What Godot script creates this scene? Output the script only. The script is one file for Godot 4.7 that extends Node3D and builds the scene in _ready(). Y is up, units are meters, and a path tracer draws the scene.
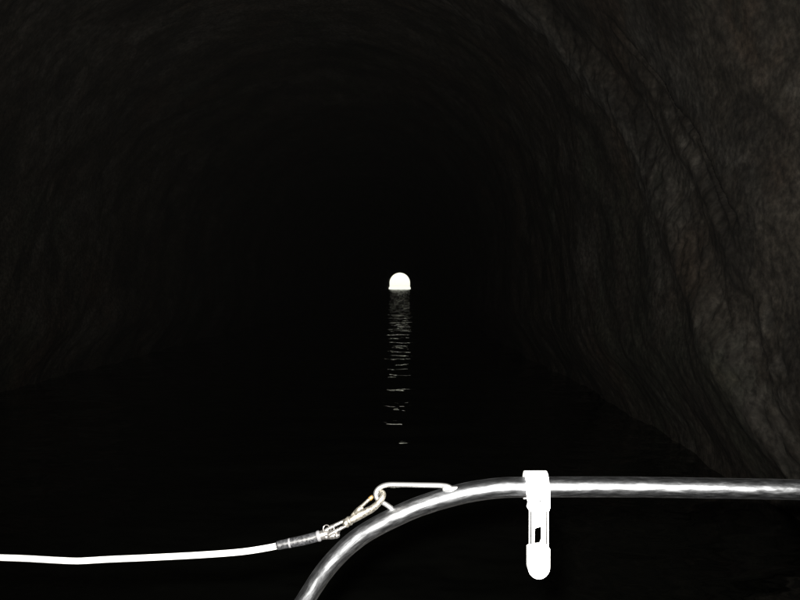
extends Node3D
# A boat inside a long, dark, rock-cut water tunnel: daylight at the far end, a camera flash lighting
# the boat's steel guard rail and, weakly, the rock. Metres, y up; the tunnel runs along -Z, water at y = 0.

const AXIS_X := -1.83      # centre line of the tunnel
const HALF := 4.45         # half width, also the radius of the vault
const SPRING := 2.7        # height at which the vault springs
const END := 360.0         # distance of the far mouth
const BACK := -34.0        # where the tunnel bends away behind the boat

var low := FastNoiseLite.new()
var mid := FastNoiseLite.new()
var fine := FastNoiseLite.new()
var strata := FastNoiseLite.new()
var crackn := FastNoiseLite.new()
var patch := FastNoiseLite.new()
var stain := FastNoiseLite.new()

# ---------------------------------------------------------------- helpers
func tag(o: Node, label := "", category := "", kind := "", group := "") -> void:
	if label != "": o.set_meta("label", label)
	if category != "": o.set_meta("category", category)
	if kind != "": o.set_meta("kind", kind)
	if group != "": o.set_meta("group", group)

func thing(called: String, at: Vector3, label: String, category: String) -> Node3D:
	var o := Node3D.new()
	o.name = called
	o.position = at
	add_child(o, true)
	tag(o, label, category)
	return o

func put(called: String, mesh: Mesh, m: Material, parent: Node3D, origin: Vector3) -> MeshInstance3D:
	var o := MeshInstance3D.new()
	o.name = called
	o.mesh = mesh
	o.material_override = m
	o.position = -origin
	parent.add_child(o, true)
	return o

func lin(r: float, g: float, b: float) -> Color:
	return Color(r, g, b).linear_to_srgb()

func mat(c: Color, rough: float, metal := 0.0) -> StandardMaterial3D:
	var m := StandardMaterial3D.new()
	m.albedo_color = c
	m.roughness = rough
	m.metallic = metal
	return m

func grey_image(noise: FastNoiseLite, w: int, h: int, lo: float, hi: float) -> ImageTexture:
	var im := noise.get_seamless_image(w, h)
	im.convert(Image.FORMAT_RGB8)
	for y in h:
		for x in w:
			var v: float = lerp(lo, hi, im.get_pixel(x, y).r)
			im.set_pixel(x, y, Color(v, v, v))
	im.generate_mipmaps()
	return ImageTexture.create_from_image(im)

func noise_of(sd: int, kind: int, freq: float, oct: int) -> FastNoiseLite:
	var n := FastNoiseLite.new()
	n.seed = sd
	n.noise_type = kind as FastNoiseLite.NoiseType
	n.frequency = freq
	n.fractal_type = FastNoiseLite.FRACTAL_FBM
	n.fractal_octaves = oct
	return n

# Catmull-Rom through points
func smooth_path(p: Array, steps: int) -> PackedVector3Array:
	var out := PackedVector3Array()
	for i in p.size() - 1:
		var a: Vector3 = p[max(i - 1, 0)]
		var b: Vector3 = p[i]
		var c: Vector3 = p[i + 1]
		var d: Vector3 = p[min(i + 2, p.size() - 1)]
		for k in steps:
			out.append(b.cubic_interpolate(c, a, d, float(k) / steps))
	out.append(p[-1])
	return out

func smooth_values(r: Array, steps: int) -> PackedFloat32Array:
	var out := PackedFloat32Array()
	for i in r.size() - 1:
		for k in steps:
			out.append(lerpf(r[i], r[i + 1], float(k) / steps))
	out.append(r[-1])
	return out

# A round bar swept along a path, one radius per point, with rounded ends. uv: along (metres), around
func sweep(pts: PackedVector3Array, rad: PackedFloat32Array, sides := 16, squash := 1.0) -> ArrayMesh:
	var n := pts.size()
	var st := SurfaceTool.new()
	st.begin(Mesh.PRIMITIVE_TRIANGLES)
	st.set_smooth_group(0)
	var t0 := (pts[1] - pts[0]).normalized()
	var u := t0.cross(Vector3(0, 0, 1))
	if u.length() < 0.1: u = t0.cross(Vector3(0, 1, 0))
	u = u.normalized()
	var rings := []
	var along := 0.0
	for i in n:
		var t := (pts[min(i + 1, n - 1)] - pts[max(i - 1, 0)]).normalized()
		u = (u - t * u.dot(t)).normalized()
		var v := t.cross(u)
		if i > 0: along += pts[i].distance_to(pts[i - 1])
		if i == 0:
			rings.append([pts[0] - t * rad[0] * 0.5, u, v, rad[0] * 0.02, -rad[0]])
			rings.append([pts[0] - t * rad[0] * 0.36, u, v, rad[0] * 0.7, -rad[0] * 0.5])
		rings.append([pts[i], u, v, rad[i], along])
		if i == n - 1:
			rings.append([pts[i] + t * rad[i] * 0.36, u, v, rad[i] * 0.7, along + rad[i] * 0.5])
			rings.append([pts[i] + t * rad[i] * 0.5, u, v, rad[i] * 0.02, along + rad[i]])
	for ring in rings:
		for k in sides + 1:
			var a := TAU * k / sides
			var dir: Vector3 = ring[1] * cos(a) + ring[2] * sin(a) * squash
			st.set_uv(Vector2(ring[4], float(k) / sides))
			st.add_vertex(ring[0] + dir * ring[3])
	for i in rings.size() - 1:
		for k in sides:
			var a := i * (sides + 1) + k
			var b := a + sides + 1
			for q in [a, a + 1, b, a + 1, b + 1, b]:
				st.add_index(q)
	st.generate_normals()
	st.generate_tangents()
	return st.commit()

func bar(p: Array, r: Array, steps := 6, sides := 14, squash := 1.0) -> ArrayMesh:
	return sweep(smooth_path(p, steps), smooth_values(r, steps), sides, squash)

func same(r: float, n: int) -> Array:
	var a := []
	a.resize(n)
	a.fill(r)
	return a

func ring(at: Vector3, normal: Vector3, big: float, wire: float) -> ArrayMesh:
	var t := TorusMesh.new()
	t.inner_radius = big - wire
	t.outer_radius = big + wire
	t.rings = 24
	t.ring_segments = 8
	var st := SurfaceTool.new()
	var y := normal.normalized()
	var x := y.cross(Vector3(0.3, 0.9, 0.2)).normalized()
	st.append_from(t, 0, Transform3D(Basis(x, y, x.cross(y)), at))
	return st.commit()

# ---------------------------------------------------------------- tunnel
# point on the tunnel's section at arc length s from the right-hand foot (y = -0.6) over the vault, and its outward normal
func section(s: float) -> Array:
	var wall := SPRING + 0.6
	var arc := PI * HALF
	if s < wall:
		return [Vector2(HALF, -0.6 + s), Vector2(1, 0)]
	if s < wall + arc:
		var a := (s - wall) / HALF
		return [Vector2(cos(a) * HALF, SPRING + sin(a) * HALF), Vector2(cos(a), sin(a))]
	return [Vector2(-HALF, SPRING - (s - wall - arc)), Vector2(-1, 0)]

func smooth_hat(v: float, centre: float, width: float) -> float:
	return 1.0 - smoothstep(0.0, width, absf(v - centre))

# how far the rock stands back (+) or juts in (-) and what colour it is there
func rock(p: Vector3, bump: float) -> Array:
	var d := -p.z
	# beds dip at about 45 degrees along the tunnel
	var q := (p.y - 1.8) - d
	var al := (p.y - 1.8) + d
	var sq := Vector3(q * 1.5, al * 0.32, p.x * 0.35)
	var w := mid.get_noise_3d(p.x * 0.5, p.y * 0.5, p.z * 0.5)
	var bed := strata.get_noise_3d(sq.x + w * 0.8, sq.y, sq.z)
	var off := low.get_noise_3dv(p) * 0.24 + bed * 0.030
	off += w * 0.035
	var rough := mid.get_noise_3d(q * 2.6 + w, al * 1.3, p.x * 1.8)
	off += rough * 0.018
	var f := fine.get_noise_3dv(p)
	off += f * 0.009
	# the water has eaten the foot of the wall back a little
	off += 0.5 * (1.0 - smoothstep(-0.1, 1.2, p.y + w * 0.2))
	# joints that follow the beds
	var c := crackn.get_noise_3d(q * 0.9 + w * 0.35, al * 0.16 + f * 0.03, p.x * 0.2)
	var joint := 1.0 - smoothstep(0.0, 0.016, absf(c))
	joint *= smoothstep(0.0, 0.3, stain.get_noise_3d(al * 0.5, q * 0.5 + 9.0, p.x * 0.4) + 0.1)
	off += joint * 0.014
	# the long open joint and the proud bed on the right-hand side
	if p.x > AXIS_X + 0.5:
		var wander := w * 0.5 + f * 0.14
		var gate := smoothstep(6.4, 7.4, al) * (1.0 - smoothstep(10.8, 12.0, al)) * (0.55 + 0.45 * smoothstep(-0.3, 0.2, low.get_noise_3d(al * 3.7, 7.0, 3.0)))
		var open := smooth_hat(q + wander * 0.6, -5.95, 0.09) * gate
		off += open * 0.10 + smooth_hat(q + wander * 0.6, -6.15, 0.22) * gate * 0.07
		joint = maxf(joint, open)
		off -= smooth_hat(q + wander * 1.4, -7.5, 0.5) * 0.07
		off += smooth_hat(q + wander * 1.4, -6.75, 0.45) * 0.06
	# colour: pale dry faces, dark damp stains, a little rust and green
	var pt := patch.get_noise_3d(sq.x * 0.7 + w, sq.y * 1.5, sq.z * 2.0)
	var stn := stain.get_noise_3d(q * 0.9 + w, al * 0.6, p.x * 0.8)
	var col := Vector3(0.187, 0.163, 0.132)
	col = col.lerp(Vector3(0.31, 0.288, 0.250), smoothstep(0.0, 0.45, pt + f * 0.5) * 0.65)
	if p.x > AXIS_X + 0.5:
		var pale := smooth_hat(q + w * 0.7 + f * 0.3, -7.5, 0.42) * smoothstep(9.0, 10.5, al + f * 2.0) + 0.7 * smooth_hat(q + w * 0.4 + f * 0.3, -5.55, 0.36) * smoothstep(6.2, 7.0, al) * (1.0 - smoothstep(10.5, 12.0, al))
		col = col.lerp(Vector3(0.34, 0.325, 0.29), clampf(pale, 0.0, 1.0) * 0.75)
	col = col.lerp(Vector3(0.19, 0.135, 0.095), smoothstep(0.16, 0.45, low.get_noise_3dv(p * 2.3 + Vector3(40, 3, 9)) + f * 0.3) * 0.6)
	col = col.lerp(Vector3(0.120, 0.140, 0.100), smoothstep(0.2, 0.5, low.get_noise_3dv(p * 1.8 + Vector3(-12, 30, 4)) + f * 0.3) * 0.5)
	col = col.lerp(Vector3(0.050, 0.047, 0.042), smoothstep(0.10, 0.34, stn + f * 0.5) * 0.62)
	col = col.lerp(Vector3(0.035, 0.033, 0.030), joint * 0.3)
	col *= 1.0 + f * 0.6
	return [off * bump, Color(col.x, col.y, col.z)]

func build_tunnel(m: Material) -> void:
	var total := 2.0 * (SPRING + 0.6) + PI * HALF
	var ss := PackedFloat32Array()
	var s := 0.0
	while s < total:
		ss.append(s)
		s += 0.030 if s < total * 0.5 else 0.075
	ss.append(total)
	var ds := PackedFloat32Array()
	var d := BACK
	while d < 2.5:
		ds.append(d)
		d += 0.6 if d < -2.0 else 0.15
	while d < 15.0:
		ds.append(d)
		d += 0.030
	var step := 0.032
	while d < END:
		ds.append(d)
		step *= 1.03
		d += step
	ds.append(END)
	var nu := ss.size()
	var v := PackedVector3Array()
	var col := PackedColorArray()
	v.resize(nu * ds.size())
	col.resize(nu * ds.size())
	var sec := []
	for a in ss: sec.append(section(a))
	var i := 0
	for dd in ds:
		var bump := 1.0 - 0.85 * smoothstep(60.0, END, dd)
		# the last metres flare slightly at the water's edge; behind the boat the bore bends away
		var bend := 0.0
		if dd < -6.0: bend = pow(-6.0 - dd, 2.0) * 0.02
		for u in nu:
			var c2: Vector2 = sec[u][0]
			var n2: Vector2 = sec[u][1]
			var p := Vector3(AXIS_X + c2.x, c2.y, -dd)
			var r := rock(p, bump)
			var o: float = r[0]
			if dd > END - 25.0 and c2.y < 0.9: o += 0.32 * smoothstep(END - 25.0, END, dd)
			v[i] = p + Vector3(n2.x * o + bend, n2.y * o, 0)
			col[i] = r[1]
			i += 1
	var idx := PackedInt32Array()
	for a in ds.size() - 1:
		for u in nu - 1:
			var k := a * nu + u
			idx.append_array([k, k + nu, k + 1, k + 1, k + nu, k + nu + 1])
	# the bed under the water
	for a in ds.size() - 1:
		var k := a * nu + nu - 1
		idx.append_array([k, k + nu, a * nu, a * nu, k + nu, (a + 1) * nu])
	# closed end behind, where the bend hides the rest
	var first := v.size()
	v.append(Vector3(AXIS_X + pow(-6.0 - BACK, 2.0) * 0.02, 2.5, -BACK))
	col.append(Color(0.15, 0.14, 0.12))
	for u in nu - 1: idx.append_array([u, u + 1, first])
	var arr := []
	arr.resize(Mesh.ARRAY_MAX)
	arr[Mesh.ARRAY_VERTEX] = v
	arr[Mesh.ARRAY_COLOR] = col
	arr[Mesh.ARRAY_INDEX] = idx
	var raw := ArrayMesh.new()
	raw.add_surface_from_arrays(Mesh.PRIMITIVE_TRIANGLES, arr)
	var st := SurfaceTool.new()
	st.create_from(raw, 0)
	st.generate_normals()
	var o := put("tunnel_rock", st.commit(), m, self, Vector3.ZERO)
	tag(o, "rough dark rock walls and vault of the water tunnel", "", "structure")

# the hill that the tunnel pierces: an outer skin with the cliff round the mouth
func build_hill(m: Material) -> void:
	var st := SurfaceTool.new()
	st.begin(Mesh.PRIMITIVE_TRIANGLES)
	st.set_smooth_group(-1)
	var rings := []
	var mouth := []
	var n := 40
	for k in n + 1:
		var t := float(k) / n
		var a := PI * t
		var total := 2.0 * (SPRING + 0.6) + PI * HALF
		var c2: Vector2 = section(total * t)[0]
		var n2: Vector2 = section(total * t)[1]
		mouth.append(Vector3(AXIS_X + c2.x + n2.x * 0.5, c2.y + n2.y * 0.5, -END - 0.02))
		var rr := 1.0 + 0.12 * low.get_noise_2d(k * 1.3, 5.0)
		rings.append(Vector2(AXIS_X + cos(a) * 60.0 * rr, -1.0 + sin(a) * 34.0 * rr))
	var zs := [-END - 0.02, -END + 40.0, -END + 120.0, -200.0, -120.0, -40.0, 30.0, 70.0]
	for j in zs.size() - 1:
		for k in n:
			var g: float = 1.0 + 0.1 * j
			var h: float = 1.0 + 0.1 * (j + 1)
			var q := [Vector3(rings[k].x * g, rings[k].y * g, zs[j]), Vector3(rings[k + 1].x * g, rings[k + 1].y * g, zs[j]), Vector3(rings[k].x * h, rings[k].y * h, zs[j + 1]), Vector3(rings[k + 1].x * h, rings[k + 1].y * h, zs[j + 1])]
			for e in [0, 1, 2, 2, 1, 3]: st.add_vertex(q[e])
	for k in n:
		var q := [mouth[k], mouth[k + 1], Vector3(rings[k].x, rings[k].y, -END - 0.02), Vector3(rings[k + 1].x, rings[k + 1].y, -END - 0.02)]
		for e in [0, 1, 2, 2, 1, 3]: st.add_vertex(q[e])
	st.generate_normals()
	var o := put("hillside", st.commit(), m, self, Vector3.ZERO)
	tag(o, "rocky hill that the water tunnel runs through", "", "structure")

# ---------------------------------------------------------------- water
var wave_kx := PackedFloat32Array()
var wave_kz := PackedFloat32Array()
var wave_a := PackedFloat32Array()
var wave_p := PackedFloat32Array()

func span(edges: Array, steps: Array) -> PackedFloat32Array:
	var out := PackedFloat32Array()
	for k in steps.size():
		var n := int(ceil((edges[k + 1] - edges[k]) / steps[k]))
		for i in n: out.append(lerpf(edges[k], edges[k + 1], float(i) / n))
	out.append(edges[-1])
	return out

# a rippled stretch of water; waves too short for the grid are left out
func ripples(mesh: ArrayMesh, xs: PackedFloat32Array, ds: PackedFloat32Array, shortest: float, m: Material) -> void:
	var v := PackedVector3Array()
	var nm := PackedVector3Array()
	var idx := PackedInt32Array()
	var use := PackedInt32Array()
	for i in wave_a.size():
		if TAU / Vector2(wave_kx[i], wave_kz[i]).length() >= shortest: use.append(i)
	for dd in ds:
		for xx in xs:
			var h := 0.0
			var sx := 0.0
			var sz := 0.0
			for i in use:
				var t := wave_kx[i] * xx + wave_kz[i] * dd + wave_p[i]
				var c := cos(t) * wave_a[i]
				h += sin(t) * wave_a[i]
				sx += c * wave_kx[i]
				sz += c * wave_kz[i]
			v.append(Vector3(xx, h, -dd))
			nm.append(Vector3(-sx, 1.0, sz).normalized())
	var nx := xs.size()
	for a in ds.size() - 1:
		for b in nx - 1:
			var k := a * nx + b
			idx.append_array([k, k + nx, k + 1, k + 1, k + nx, k + nx + 1])
	var arr := []
	arr.resize(Mesh.ARRAY_MAX)
	arr[Mesh.ARRAY_VERTEX] = v
	arr[Mesh.ARRAY_NORMAL] = nm
	arr[Mesh.ARRAY_INDEX] = idx
	mesh.add_surface_from_arrays(Mesh.PRIMITIVE_TRIANGLES, arr)
	mesh.surface_set_material(mesh.get_surface_count() - 1, m)

func build_water(m: Material, far: Material) -> void:
	var rng := RandomNumberGenerator.new()
	rng.seed = 77
	for i in 48:
		var lambda := 0.14 * pow(17.0, rng.randf())
		var dir := rng.randfn(0.0, 0.75) + (PI if rng.randf() < 0.4 else 0.0)
		var k := TAU / lambda
		wave_kx.append(sin(dir) * k)
		wave_kz.append(cos(dir) * k)
		wave_a.append(0.0135 / k * rng.randf_range(0.7, 1.3))
		wave_p.append(rng.randf() * TAU)
	var x0 := AXIS_X - HALF - 1.3
	var x1 := AXIS_X + HALF + 1.3
	var mesh := ArrayMesh.new()
	ripples(mesh, span([x0, -1.0, 1.0, x1], [0.11, 0.05, 0.11]), span([BACK, 3.0, 25.0, 46.0], [0.9, 0.045, 0.075]), 0.0, m)
	ripples(mesh, span([x0, -2.6, 0.8, x1], [0.4, 0.16, 0.4]), span([46.0, END], [0.10]), 0.25, far)
	# open water beyond the mouth
	ripples(mesh, span([-2600.0, 2600.0], [400.0]), span([END, 4600.0], [400.0]), 1.0e6, m)
	var o := MeshInstance3D.new()
	o.name = "water"
	o.mesh = mesh
	add_child(o, true)
	tag(o, "black rippled water on the tunnel floor", "", "structure")

# ---------------------------------------------------------------- boat
func build_deck(m: Material) -> void:
	# the deck the camera stands on, below the picture
	var outline := [Vector2(-1.75, 3.2), Vector2(-1.7, 1.2), Vector2(-1.5, -0.4), Vector2(-1.15, -1.1), Vector2(-0.5, -1.45), Vector2(0.2, -1.55), Vector2(0.8, -1.5), Vector2(1.2, -1.3), Vector2(1.5, -0.6), Vector2(1.65, 0.8), Vector2(1.7, 3.2)]
	var st := SurfaceTool.new()
	st.begin(Mesh.PRIMITIVE_TRIANGLES)
	st.set_smooth_group(-1)
	var n := outline.size()
	var layers := [[0.955, 0.97], [0.94, 1.0], [0.86, 1.0], [0.4, 0.95], [-0.35, 0.8]]
	for j in layers.size() - 1:
		for k in n:
			var a: Vector2 = outline[k]
			var b: Vector2 = outline[(k + 1) % n]
			var p := [Vector3(a.x * layers[j][1], layers[j][0], a.y * layers[j][1]), Vector3(b.x * layers[j][1], layers[j][0], b.y * layers[j][1]), Vector3(a.x * layers[j + 1][1], layers[j + 1][0], a.y * layers[j + 1][1]), Vector3(b.x * layers[j + 1][1], layers[j + 1][0], b.y * layers[j + 1][1])]
			for e in [0, 2, 1, 1, 2, 3]: st.add_vertex(p[e])
	for k in n:
		var a: Vector2 = outline[k] * 0.97
		var b: Vector2 = outline[(k + 1) % n] * 0.97
		for p in [Vector3(0, 0.955, 0.6), Vector3(a.x, 0.955, a.y), Vector3(b.x, 0.955, b.y)]: st.add_vertex(p)
	st.generate_normals()
	var o := put("boat_deck", st.commit(), m, self, Vector3.ZERO)
	tag(o, "pale boat deck and hull under the steel guard rail", "", "structure")

func build_rail(steel: Material, rod_steel: Material) -> void:
	var base := Vector3(-0.205, 0.956, -1.075)
	var t := thing("guard_rail", base, "curved polished steel tube guard rail at the boat's edge", "railing")
	var path := [Vector3(-0.205, 0.956, -1.075), Vector3(-0.203, 1.12, -1.078), Vector3(-0.192, 1.235, -1.080), Vector3(-0.1612, 1.3305, -1.0790), Vector3(-0.1291, 1.3872, -1.0721), Vector3(-0.0956, 1.4388, -1.0582), Vector3(-0.0560, 1.4796, -1.0441), Vector3(-0.0050, 1.5130, -1.0250), Vector3(0.0322, 1.5305, -1.0154), Vector3(0.0685, 1.5440, -1.0039), Vector3(0.0947, 1.5505, -0.9985), Vector3(0.1265, 1.5543, -0.9963), Vector3(0.1893, 1.5549, -0.9966), Vector3(0.2622, 1.5549, -0.9970), Vector3(0.2864, 1.5548, -0.9971), Vector3(0.3471, 1.5539, -0.9974), Vector3(0.4199, 1.5527, -0.9977), Vector3(0.4830, 1.5503, -1.0030), Vector3(0.6140, 1.5438, -1.0185), Vector3(0.74, 1.525, -1.04), Vector3(0.86, 1.45, -1.06), Vector3(0.92, 1.30, -1.07), Vector3(0.93, 0.956, -1.07)]
	put("tube", bar(path, same(0.0123, path.size()), 8, 40), steel, t, base)
	var rod := [Vector3(0.0600, 1.5500, -1.0000), Vector3(0.0540, 1.5543, -1.0000), Vector3(0.0441, 1.5551, -1.0030), Vector3(0.0197, 1.5544, -1.0078), Vector3(-0.0049, 1.5533, -1.0137), Vector3(-0.0198, 1.5522, -1.0176), Vector3(-0.0286, 1.5488, -1.0205), Vector3(-0.0340, 1.5435, -1.0213), Vector3(-0.0349, 1.5371, -1.0222), Vector3(-0.0312, 1.5312, -1.0231), Vector3(-0.0237, 1.5265, -1.0251), Vector3(-0.0163, 1.5208, -1.0270), Vector3(-0.0125, 1.5167, -1.0280)]
	put("eye_rod", bar(rod, same(0.0030, rod.size()), 6, 16), rod_steel, t, base)
	put("weld", bar([Vector3(0.0480, 1.5505, -1.0010), Vector3(0.0560, 1.5515, -0.9995), Vector3(0.0650, 1.5530, -0.9990)], [0.0022, 0.0036, 0.0022], 5, 12), rod_steel, t, base)
	put("weld", bar([Vector3(-0.0165, 1.5190, -1.0255), Vector3(-0.0135, 1.5175, -1.0262), Vector3(-0.0100, 1.5190, -1.0260)], [0.0025, 0.0042, 0.0025], 5, 12), rod_steel, t, base)
	for at in [path[0], path[-1]]:
		put("base_flange", bar([at, at + Vector3(0, 0.007, 0), at + Vector3(0, 0.009, 0)], [0.036, 0.036, 0.030], 3, 28), steel, t, base)

func build_lifeline(vinyl: Material, shrink: Material, clear: Material, bronze: Material, nickel: Material, brass: Material, steel: Material) -> void:
	var base := Vector3(-0.0693, 1.5072, -1.0145)
	var t := thing("lifeline", base, "white coated lifeline wire ending in a snap hook on the rail", "cable")
	var wire := [Vector3(-0.1500, 1.4789, -1.0136), Vector3(-0.1683, 1.4747, -1.0134), Vector3(-0.2030, 1.4695, -1.0132), Vector3(-0.2525, 1.4658, -1.0129), Vector3(-0.3144, 1.4626, -1.0125), Vector3(-0.3639, 1.4605, -1.0122), Vector3(-0.3948, 1.4587, -1.0121), Vector3(-0.4085, 1.4584, -1.0120), Vector3(-0.4320, 1.4594, -1.0119), Vector3(-0.4691, 1.4615, -1.0117), Vector3(-0.5001, 1.4626, -1.0116), Vector3(-0.5800, 1.4626, -1.0212), Vector3(-0.9227, 1.4553, -1.0294), Vector3(-1.05, 1.4520, -1.0310)]
	put("wire", bar(wire, same(0.0039, wire.size()), 8, 18), vinyl, t, base)
	var sl := put("sleeve", bar([Vector3(-0.1562, 1.4775, -1.0136), Vector3(-0.1480, 1.4793, -1.0136), Vector3(-0.1411, 1.4807, -1.0137), Vector3(-0.1287, 1.4832, -1.0138), Vector3(-0.1163, 1.4861, -1.0139), Vector3(-0.1052, 1.4893, -1.0140)], [0.0055, 0.0056, 0.0058, 0.0061, 0.0062, 0.0062], 6, 22), shrink, t, base)
	var bd := put("band", bar([Vector3(-0.1424, 1.4804, -1.0137), Vector3(-0.1404, 1.4808, -1.0137)], [0.0059, 0.0059], 2, 22), clear, sl, Vector3.ZERO)
	bd.set_meta("label", "thin pale ring round the dark sleeve")
	put("rim", bar([Vector3(-0.1066, 1.4889, -1.0140), Vector3(-0.1045, 1.4895, -1.0140)], [0.0068, 0.0068], 2, 22), clear, sl, Vector3.ZERO)
	# fork terminal
	var fork := put("fork_terminal", bar([Vector3(-0.1050, 1.4895, -1.0140), Vector3(-0.0975, 1.4912, -1.0141), Vector3(-0.0900, 1.4908, -1.0132), Vector3(-0.0815, 1.4915, -1.0122)], [0.0056, 0.0060, 0.0052, 0.0042], 5, 18), nickel, t, base)
	put("tine", bar([Vector3(-0.1010, 1.4935, -1.0141), Vector3(-0.0916, 1.4992, -1.0143), Vector3(-0.0817, 1.5044, -1.0144), Vector3(-0.0710, 1.5092, -1.0145)], [0.0026, 0.0026, 0.0023, 0.0021], 5, 12), nickel, fork, Vector3.ZERO)
	put("tine", bar([Vector3(-0.0930, 1.4925, -1.0085), Vector3(-0.0855, 1.4965, -1.0075), Vector3(-0.0785, 1.4998, -1.0090), Vector3(-0.0700, 1.5030, -1.0124)], [0.0026, 0.0026, 0.0022, 0.0020], 5, 12), nickel, fork, Vector3.ZERO)
	put("clevis_pin", bar([Vector3(-0.0955, 1.4900, -1.0060), Vector3(-0.0955, 1.4905, -1.0220)], [0.0026, 0.0026], 2, 14), nickel, fork, Vector3.ZERO)
	put("clevis_pin", bar([Vector3(-0.0825, 1.4925, -1.0040), Vector3(-0.0825, 1.4935, -1.0190)], [0.0030, 0.0030], 2, 14), nickel, fork, Vector3.ZERO)
	put("split_ring", ring(Vector3(-0.0960, 1.4990, -1.0130), Vector3(0.5, 0.1, 1.0), 0.0042, 0.0007), nickel, fork, Vector3.ZERO)
	put("split_ring", ring(Vector3(-0.0890, 1.4998, -1.0120), Vector3(-0.7, 0.2, 0.8), 0.0036, 0.0007), nickel, fork, Vector3.ZERO)
	# snap hook
	put("swivel_collar", bar([Vector3(-0.0738, 1.5040, -1.0144), Vector3(-0.0722, 1.5050, -1.0144), Vector3(-0.0700, 1.5064, -1.0145), Vector3(-0.0672, 1.5081, -1.0146), Vector3(-0.0650, 1.5093, -1.0146)], [0.0042, 0.0058, 0.0052, 0.0060, 0.0042], 4, 18), bronze, t, base)
	var hook := put("snap_hook", bar([Vector3(-0.0680, 1.5078, -1.0145), Vector3(-0.0594, 1.5125, -1.0147), Vector3(-0.0483, 1.5184, -1.0148), Vector3(-0.0383, 1.5245, -1.0130), Vector3(-0.0307, 1.5320, -1.0115), Vector3(-0.0264, 1.5380, -1.0125), Vector3(-0.0258, 1.5418, -1.0165), Vector3(-0.0286, 1.5425, -1.0223), Vector3(-0.0325, 1.5385, -1.0275), Vector3(-0.0340, 1.5335, -1.0290)], [0.0046, 0.0052, 0.0050, 0.0044, 0.0039, 0.0036, 0.0034, 0.0032, 0.0029, 0.0024], 6, 18, 0.9), bronze, t, base)
	put("gate", bar([Vector3(-0.0645, 1.5150, -1.0120), Vector3(-0.0578, 1.5228, -1.0105), Vector3(-0.0503, 1.5294, -1.0090), Vector3(-0.0415, 1.5376, -1.0085)], [0.0017, 0.0020, 0.0020, 0.0021], 5, 12), bronze, hook, Vector3.ZERO)
	put("gate_tip", bar([Vector3(-0.0420, 1.5369, -1.0084), Vector3(-0.0392, 1.5395, -1.0084)], [0.0027, 0.0024], 3, 12), brass, hook, Vector3.ZERO)
	put("trigger", bar([Vector3(-0.0600, 1.5185, -1.0105), Vector3(-0.0560, 1.5235, -1.0085), Vector3(-0.0510, 1.5260, -1.0088)], [0.0022, 0.0032, 0.0024], 4, 12), bronze, hook, Vector3.ZERO)

func plate(outline: PackedVector2Array, z0: float, z1: float) -> CSGPolygon3D:
	var c := CSGPolygon3D.new()
	c.polygon = outline
	c.mode = CSGPolygon3D.MODE_DEPTH
	c.depth = z1 - z0
	c.position.z = z1       # extrusion runs along -Z from here
	return c

func cut_box(x0: float, x1: float, y0: float, y1: float) -> CSGBox3D:
	var b := CSGBox3D.new()
	b.size = Vector3(x1 - x0, y1 - y0, 0.2)
	b.position = Vector3((x0 + x1) / 2, (y0 + y1) / 2, 0)
	b.operation = CSGShape3D.OPERATION_SUBTRACTION
	return b

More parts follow.
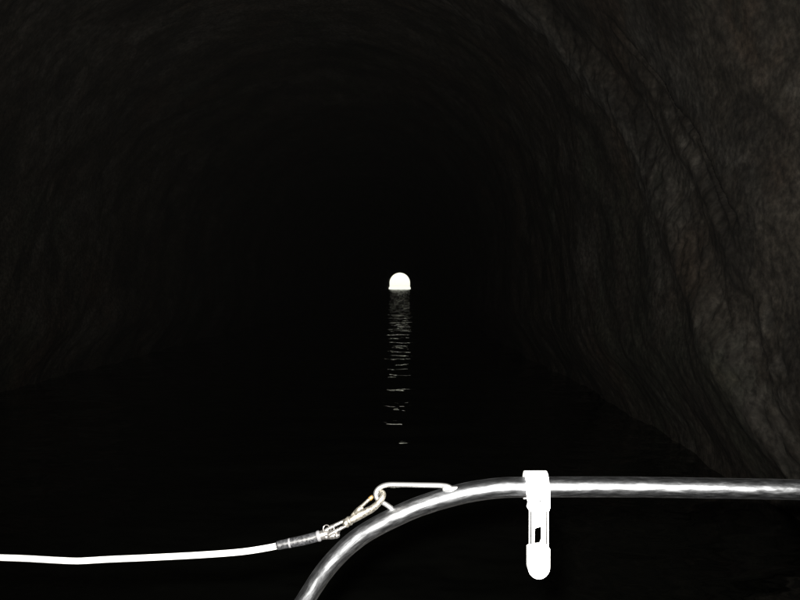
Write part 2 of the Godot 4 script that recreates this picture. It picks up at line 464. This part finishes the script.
func build_clip(m: Material, dark: Material) -> void:
	var base := Vector3(0.1600, 1.5549, -0.9966)   # on the tube's axis
	var t := thing("rail_clip", base, "white plastic clip with a slotted arm hanging from the steel rail", "clip")
	t.scale = Vector3(0.88, 0.96, 1.0)
	# collar: an open band gripping the tube, extruded along it
	var prof := PackedVector2Array()
	var outer := []
	for k in 33:
		var a := deg_to_rad(lerpf(-62.0, 208.0, k / 32.0))
		outer.append(Vector2(cos(a), sin(a)))
	for e in outer: prof.append(e * 0.0202)
	for k in 33: prof.append(outer[32 - k] * 0.0129)
	var collar := CSGPolygon3D.new()
	collar.name = "collar"
	collar.polygon = prof
	collar.mode = CSGPolygon3D.MODE_DEPTH
	collar.depth = 0.0300
	collar.rotation.y = PI / 2       # profile x runs to -z, extrusion along x
	collar.position = Vector3(0.0148, 0, 0)
	collar.material = m
	t.add_child(collar, true)
	var lip := CSGCombiner3D.new()
	lip.name = "lip"
	t.add_child(lip, true)
	var lp := plate(PackedVector2Array([Vector2(-0.0150, 0.004), Vector2(0.0152, 0.004), Vector2(0.0158, -0.0200), Vector2(0.0142, -0.0246), Vector2(-0.0120, -0.0246), Vector2(-0.0152, -0.0205), Vector2(-0.0138, -0.0150), Vector2(-0.0152, -0.0110)]), 0.0145, 0.0212)
	lp.material = m
	lip.add_child(lp)
	put("screw", bar([Vector3(0.0018, -0.0118, 0.0200), Vector3(0.0018, -0.0118, 0.0216)], [0.0015, 0.0013], 2, 14), dark, t, Vector3.ZERO)
	put("screw", bar([Vector3(-0.0112, -0.0205, 0.0200), Vector3(-0.0112, -0.0205, 0.0214)], [0.0010, 0.0009], 2, 14), dark, t, Vector3.ZERO)
	# arm: three bars with narrow gaps and a slot through the middle one
	var arm := CSGCombiner3D.new()
	arm.name = "arm"
	t.add_child(arm, true)
	var body := plate(PackedVector2Array([Vector2(-0.0118, -0.020), Vector2(0.0146, -0.020), Vector2(0.0146, -0.078), Vector2(-0.0118, -0.078)]), 0.0138, 0.0165)
	body.material = m
	arm.add_child(body)
	for g in [cut_box(-0.0103, -0.0080, -0.0705, -0.0250), cut_box(0.0110, 0.0131, -0.0715, -0.0250)]:
		g.material = m
		arm.add_child(g)
	var slot := plate(PackedVector2Array([Vector2(-0.0042, -0.0478), Vector2(0.0046, -0.0450), Vector2(0.0048, -0.0610), Vector2(0.0028, -0.0660), Vector2(-0.0048, -0.0670)]), -0.05, 0.08)
	slot.operation = CSGShape3D.OPERATION_SUBTRACTION
	slot.material = m
	arm.add_child(slot)
	# rounded end
	var o := PackedVector2Array()
	o.append(Vector2(-0.0138, -0.0722))
	o.append(Vector2(-0.0118, -0.0705))
	o.append(Vector2(0.0144, -0.0705))
	o.append(Vector2(0.0158, -0.0722))
	for k in 25:
		var a := lerpf(0.0, -PI, k / 24.0)
		o.append(Vector2(0.0010 + cos(a) * 0.0148, -0.0950 + sin(a) * 0.0148))
	var end := plate(o, 0.0070, 0.0205)
	end.name = "rounded_end"
	end.material = m
	t.add_child(end, true)

# ---------------------------------------------------------------- scene
func _ready() -> void:
	# camera
	var cam := Camera3D.new()
	cam.name = "camera"
	cam.fov = 40.02
	cam.near = 0.05
	cam.far = 9000.0
	cam.position = Vector3(0, 1.8, 0)
	cam.rotation = Vector3(-0.018202, 0.004854, 0)
	add_child(cam)
	cam.current = true

	# overcast daylight outside
	var sky_mat := ProceduralSkyMaterial.new()
	sky_mat.sky_top_color = Color(0.80, 0.84, 0.88)
	sky_mat.sky_horizon_color = Color(1.0, 1.0, 0.90)
	sky_mat.sky_curve = 0.12
	sky_mat.ground_bottom_color = Color(0.3, 0.32, 0.3)
	sky_mat.ground_horizon_color = Color(0.9, 0.9, 0.88)
	var sky := Sky.new()
	sky.sky_material = sky_mat
	var env := Environment.new()
	env.background_mode = Environment.BG_SKY
	env.sky = sky
	env.background_energy_multiplier = 1.4
	env.tonemap_mode = Environment.TONE_MAPPER_LINEAR
	env.tonemap_exposure = 1.0
	# thin mist hanging in the tunnel
	env.fog_enabled = true
	env.fog_density = 0.00003
	env.fog_light_color = Color(0.85, 0.85, 0.83)
	env.sdfgi_enabled = true
	env.ssao_enabled = true
	env.ssil_enabled = true
	var we := WorldEnvironment.new()
	we.name = "daylight"
	we.environment = env
	add_child(we)

	var sun := DirectionalLight3D.new()
	sun.name = "sun"
	sun.light_energy = 0.3
	sun.light_angular_distance = 12.0
	sun.light_color = Color(1.0, 0.97, 0.92)
	sun.rotation_degrees = Vector3(-58, 150, 0)
	sun.shadow_enabled = true
	add_child(sun)

	# the camera's flash: beside and above the lens
	var flash := SpotLight3D.new()
	flash.name = "camera_flash"
	flash.position = Vector3(-0.022, 1.832, 0.0)
	flash.rotation = Vector3(0.12, 0.0049, 0)
	flash.light_energy = 18.0
	flash.light_size = 0.012
	flash.spot_angle = 45.0
	flash.spot_angle_attenuation = 1.0
	flash.spot_range = 400.0
	flash.spot_attenuation = 2.0
	flash.light_color = Color(1.0, 0.985, 0.96)
	flash.shadow_enabled = true
	add_child(flash)

	# noise fields
	low = noise_of(11, FastNoiseLite.TYPE_SIMPLEX_SMOOTH, 0.16, 3)
	mid = noise_of(12, FastNoiseLite.TYPE_SIMPLEX_SMOOTH, 0.7, 3)
	fine = noise_of(13, FastNoiseLite.TYPE_SIMPLEX_SMOOTH, 3.2, 4)
	strata = noise_of(14, FastNoiseLite.TYPE_SIMPLEX_SMOOTH, 0.8, 3)
	crackn = noise_of(15, FastNoiseLite.TYPE_SIMPLEX_SMOOTH, 0.5, 2)
	patch = noise_of(16, FastNoiseLite.TYPE_SIMPLEX_SMOOTH, 0.55, 4)
	stain = noise_of(17, FastNoiseLite.TYPE_SIMPLEX_SMOOTH, 0.75, 4)

	# materials
	var rock_m := mat(Color(1, 1, 1), 0.88)
	rock_m.vertex_color_use_as_albedo = true
	rock_m.uv1_triplanar = true
	rock_m.uv1_world_triplanar = true
	rock_m.uv1_scale = Vector3(0.55, 0.55, 0.55)
	var grain := noise_of(21, FastNoiseLite.TYPE_SIMPLEX_SMOOTH, 0.02, 6)
	grain.fractal_gain = 0.65
	rock_m.albedo_texture = grey_image(grain, 1024, 1024, 0.38, 1.05)
	var rel := noise_of(22, FastNoiseLite.TYPE_SIMPLEX_SMOOTH, 0.014, 6)
	rel.fractal_gain = 0.6
	var rim := rel.get_seamless_image(1024, 1024)
	rim.convert(Image.FORMAT_RGBA8)
	rim.bump_map_to_normal_map(2.6)
	rim.generate_mipmaps()
	rock_m.normal_enabled = true
	rock_m.normal_texture = ImageTexture.create_from_image(rim)
	rock_m.normal_scale = 1.0

	var hill_m := mat(lin(0.16, 0.16, 0.12), 0.95)

	var water_m := mat(lin(0.010, 0.011, 0.009), 0.02)
	var steel := mat(lin(0.60, 0.62, 0.65), 1.0, 1.0)
	var tarnish := noise_of(27, FastNoiseLite.TYPE_SIMPLEX_SMOOTH, 0.03, 6)
	tarnish.fractal_gain = 0.7
	steel.albedo_texture = grey_image(tarnish, 512, 512, 0.5, 1.1)
	var wear := noise_of(24, FastNoiseLite.TYPE_SIMPLEX_SMOOTH, 0.03, 5)
	wear.fractal_gain = 0.6
	steel.roughness_texture = grey_image(wear, 512, 512, 0.31, 0.50)
	steel.uv1_scale = Vector3(2.2, 1.0, 1.0)
	# polished round the tube: the flash's highlight runs along it as a narrow line
	steel.anisotropy_enabled = true
	steel.anisotropy = 0.56
	var dent := noise_of(25, FastNoiseLite.TYPE_SIMPLEX_SMOOTH, 0.025, 5)
	dent.fractal_gain = 0.6
	var dim := dent.get_seamless_image(512, 512)
	dim.convert(Image.FORMAT_RGBA8)
	dim.bump_map_to_normal_map(1.6)
	steel.normal_enabled = true
	steel.normal_texture = ImageTexture.create_from_image(dim)
	steel.normal_scale = 0.24
	var rod_steel := mat(lin(0.66, 0.66, 0.65), 0.42, 1.0)
	var vinyl := mat(lin(0.78, 0.78, 0.76), 0.45)
	var plastic := mat(lin(0.80, 0.80, 0.80), 0.4)
	var shrink := mat(lin(0.030, 0.031, 0.034), 0.34)
	var clear := mat(lin(0.10, 0.10, 0.105), 0.3)
	var bronze := mat(lin(0.40, 0.375, 0.32), 0.46, 0.85)
	var nickel := mat(lin(0.50, 0.48, 0.46), 0.38, 0.9)
	var brass := mat(lin(0.45, 0.27, 0.10), 0.45, 0.9)
	var grime := noise_of(26, FastNoiseLite.TYPE_SIMPLEX_SMOOTH, 0.035, 5)
	grime.fractal_gain = 0.65
	var grime_tex := grey_image(grime, 256, 256, 0.25, 1.2)
	for worn: StandardMaterial3D in [shrink, bronze, nickel]:
		worn.albedo_texture = grime_tex
		worn.uv1_triplanar = true
		worn.uv1_scale = Vector3(22, 22, 22)
	shrink.roughness_texture = grime_tex
	shrink.roughness = 0.6
	var gel := mat(lin(0.42, 0.39, 0.34), 0.6)

	# setting
	build_tunnel(rock_m)
	build_hill(hill_m)
	build_water(water_m, mat(lin(0.010, 0.011, 0.009), 0.13))
	build_deck(gel)
	# things
	build_rail(steel, rod_steel)
	build_lifeline(vinyl, shrink, clear, bronze, nickel, brass, steel)
	build_clip(plastic, mat(lin(0.012, 0.012, 0.013), 0.7))
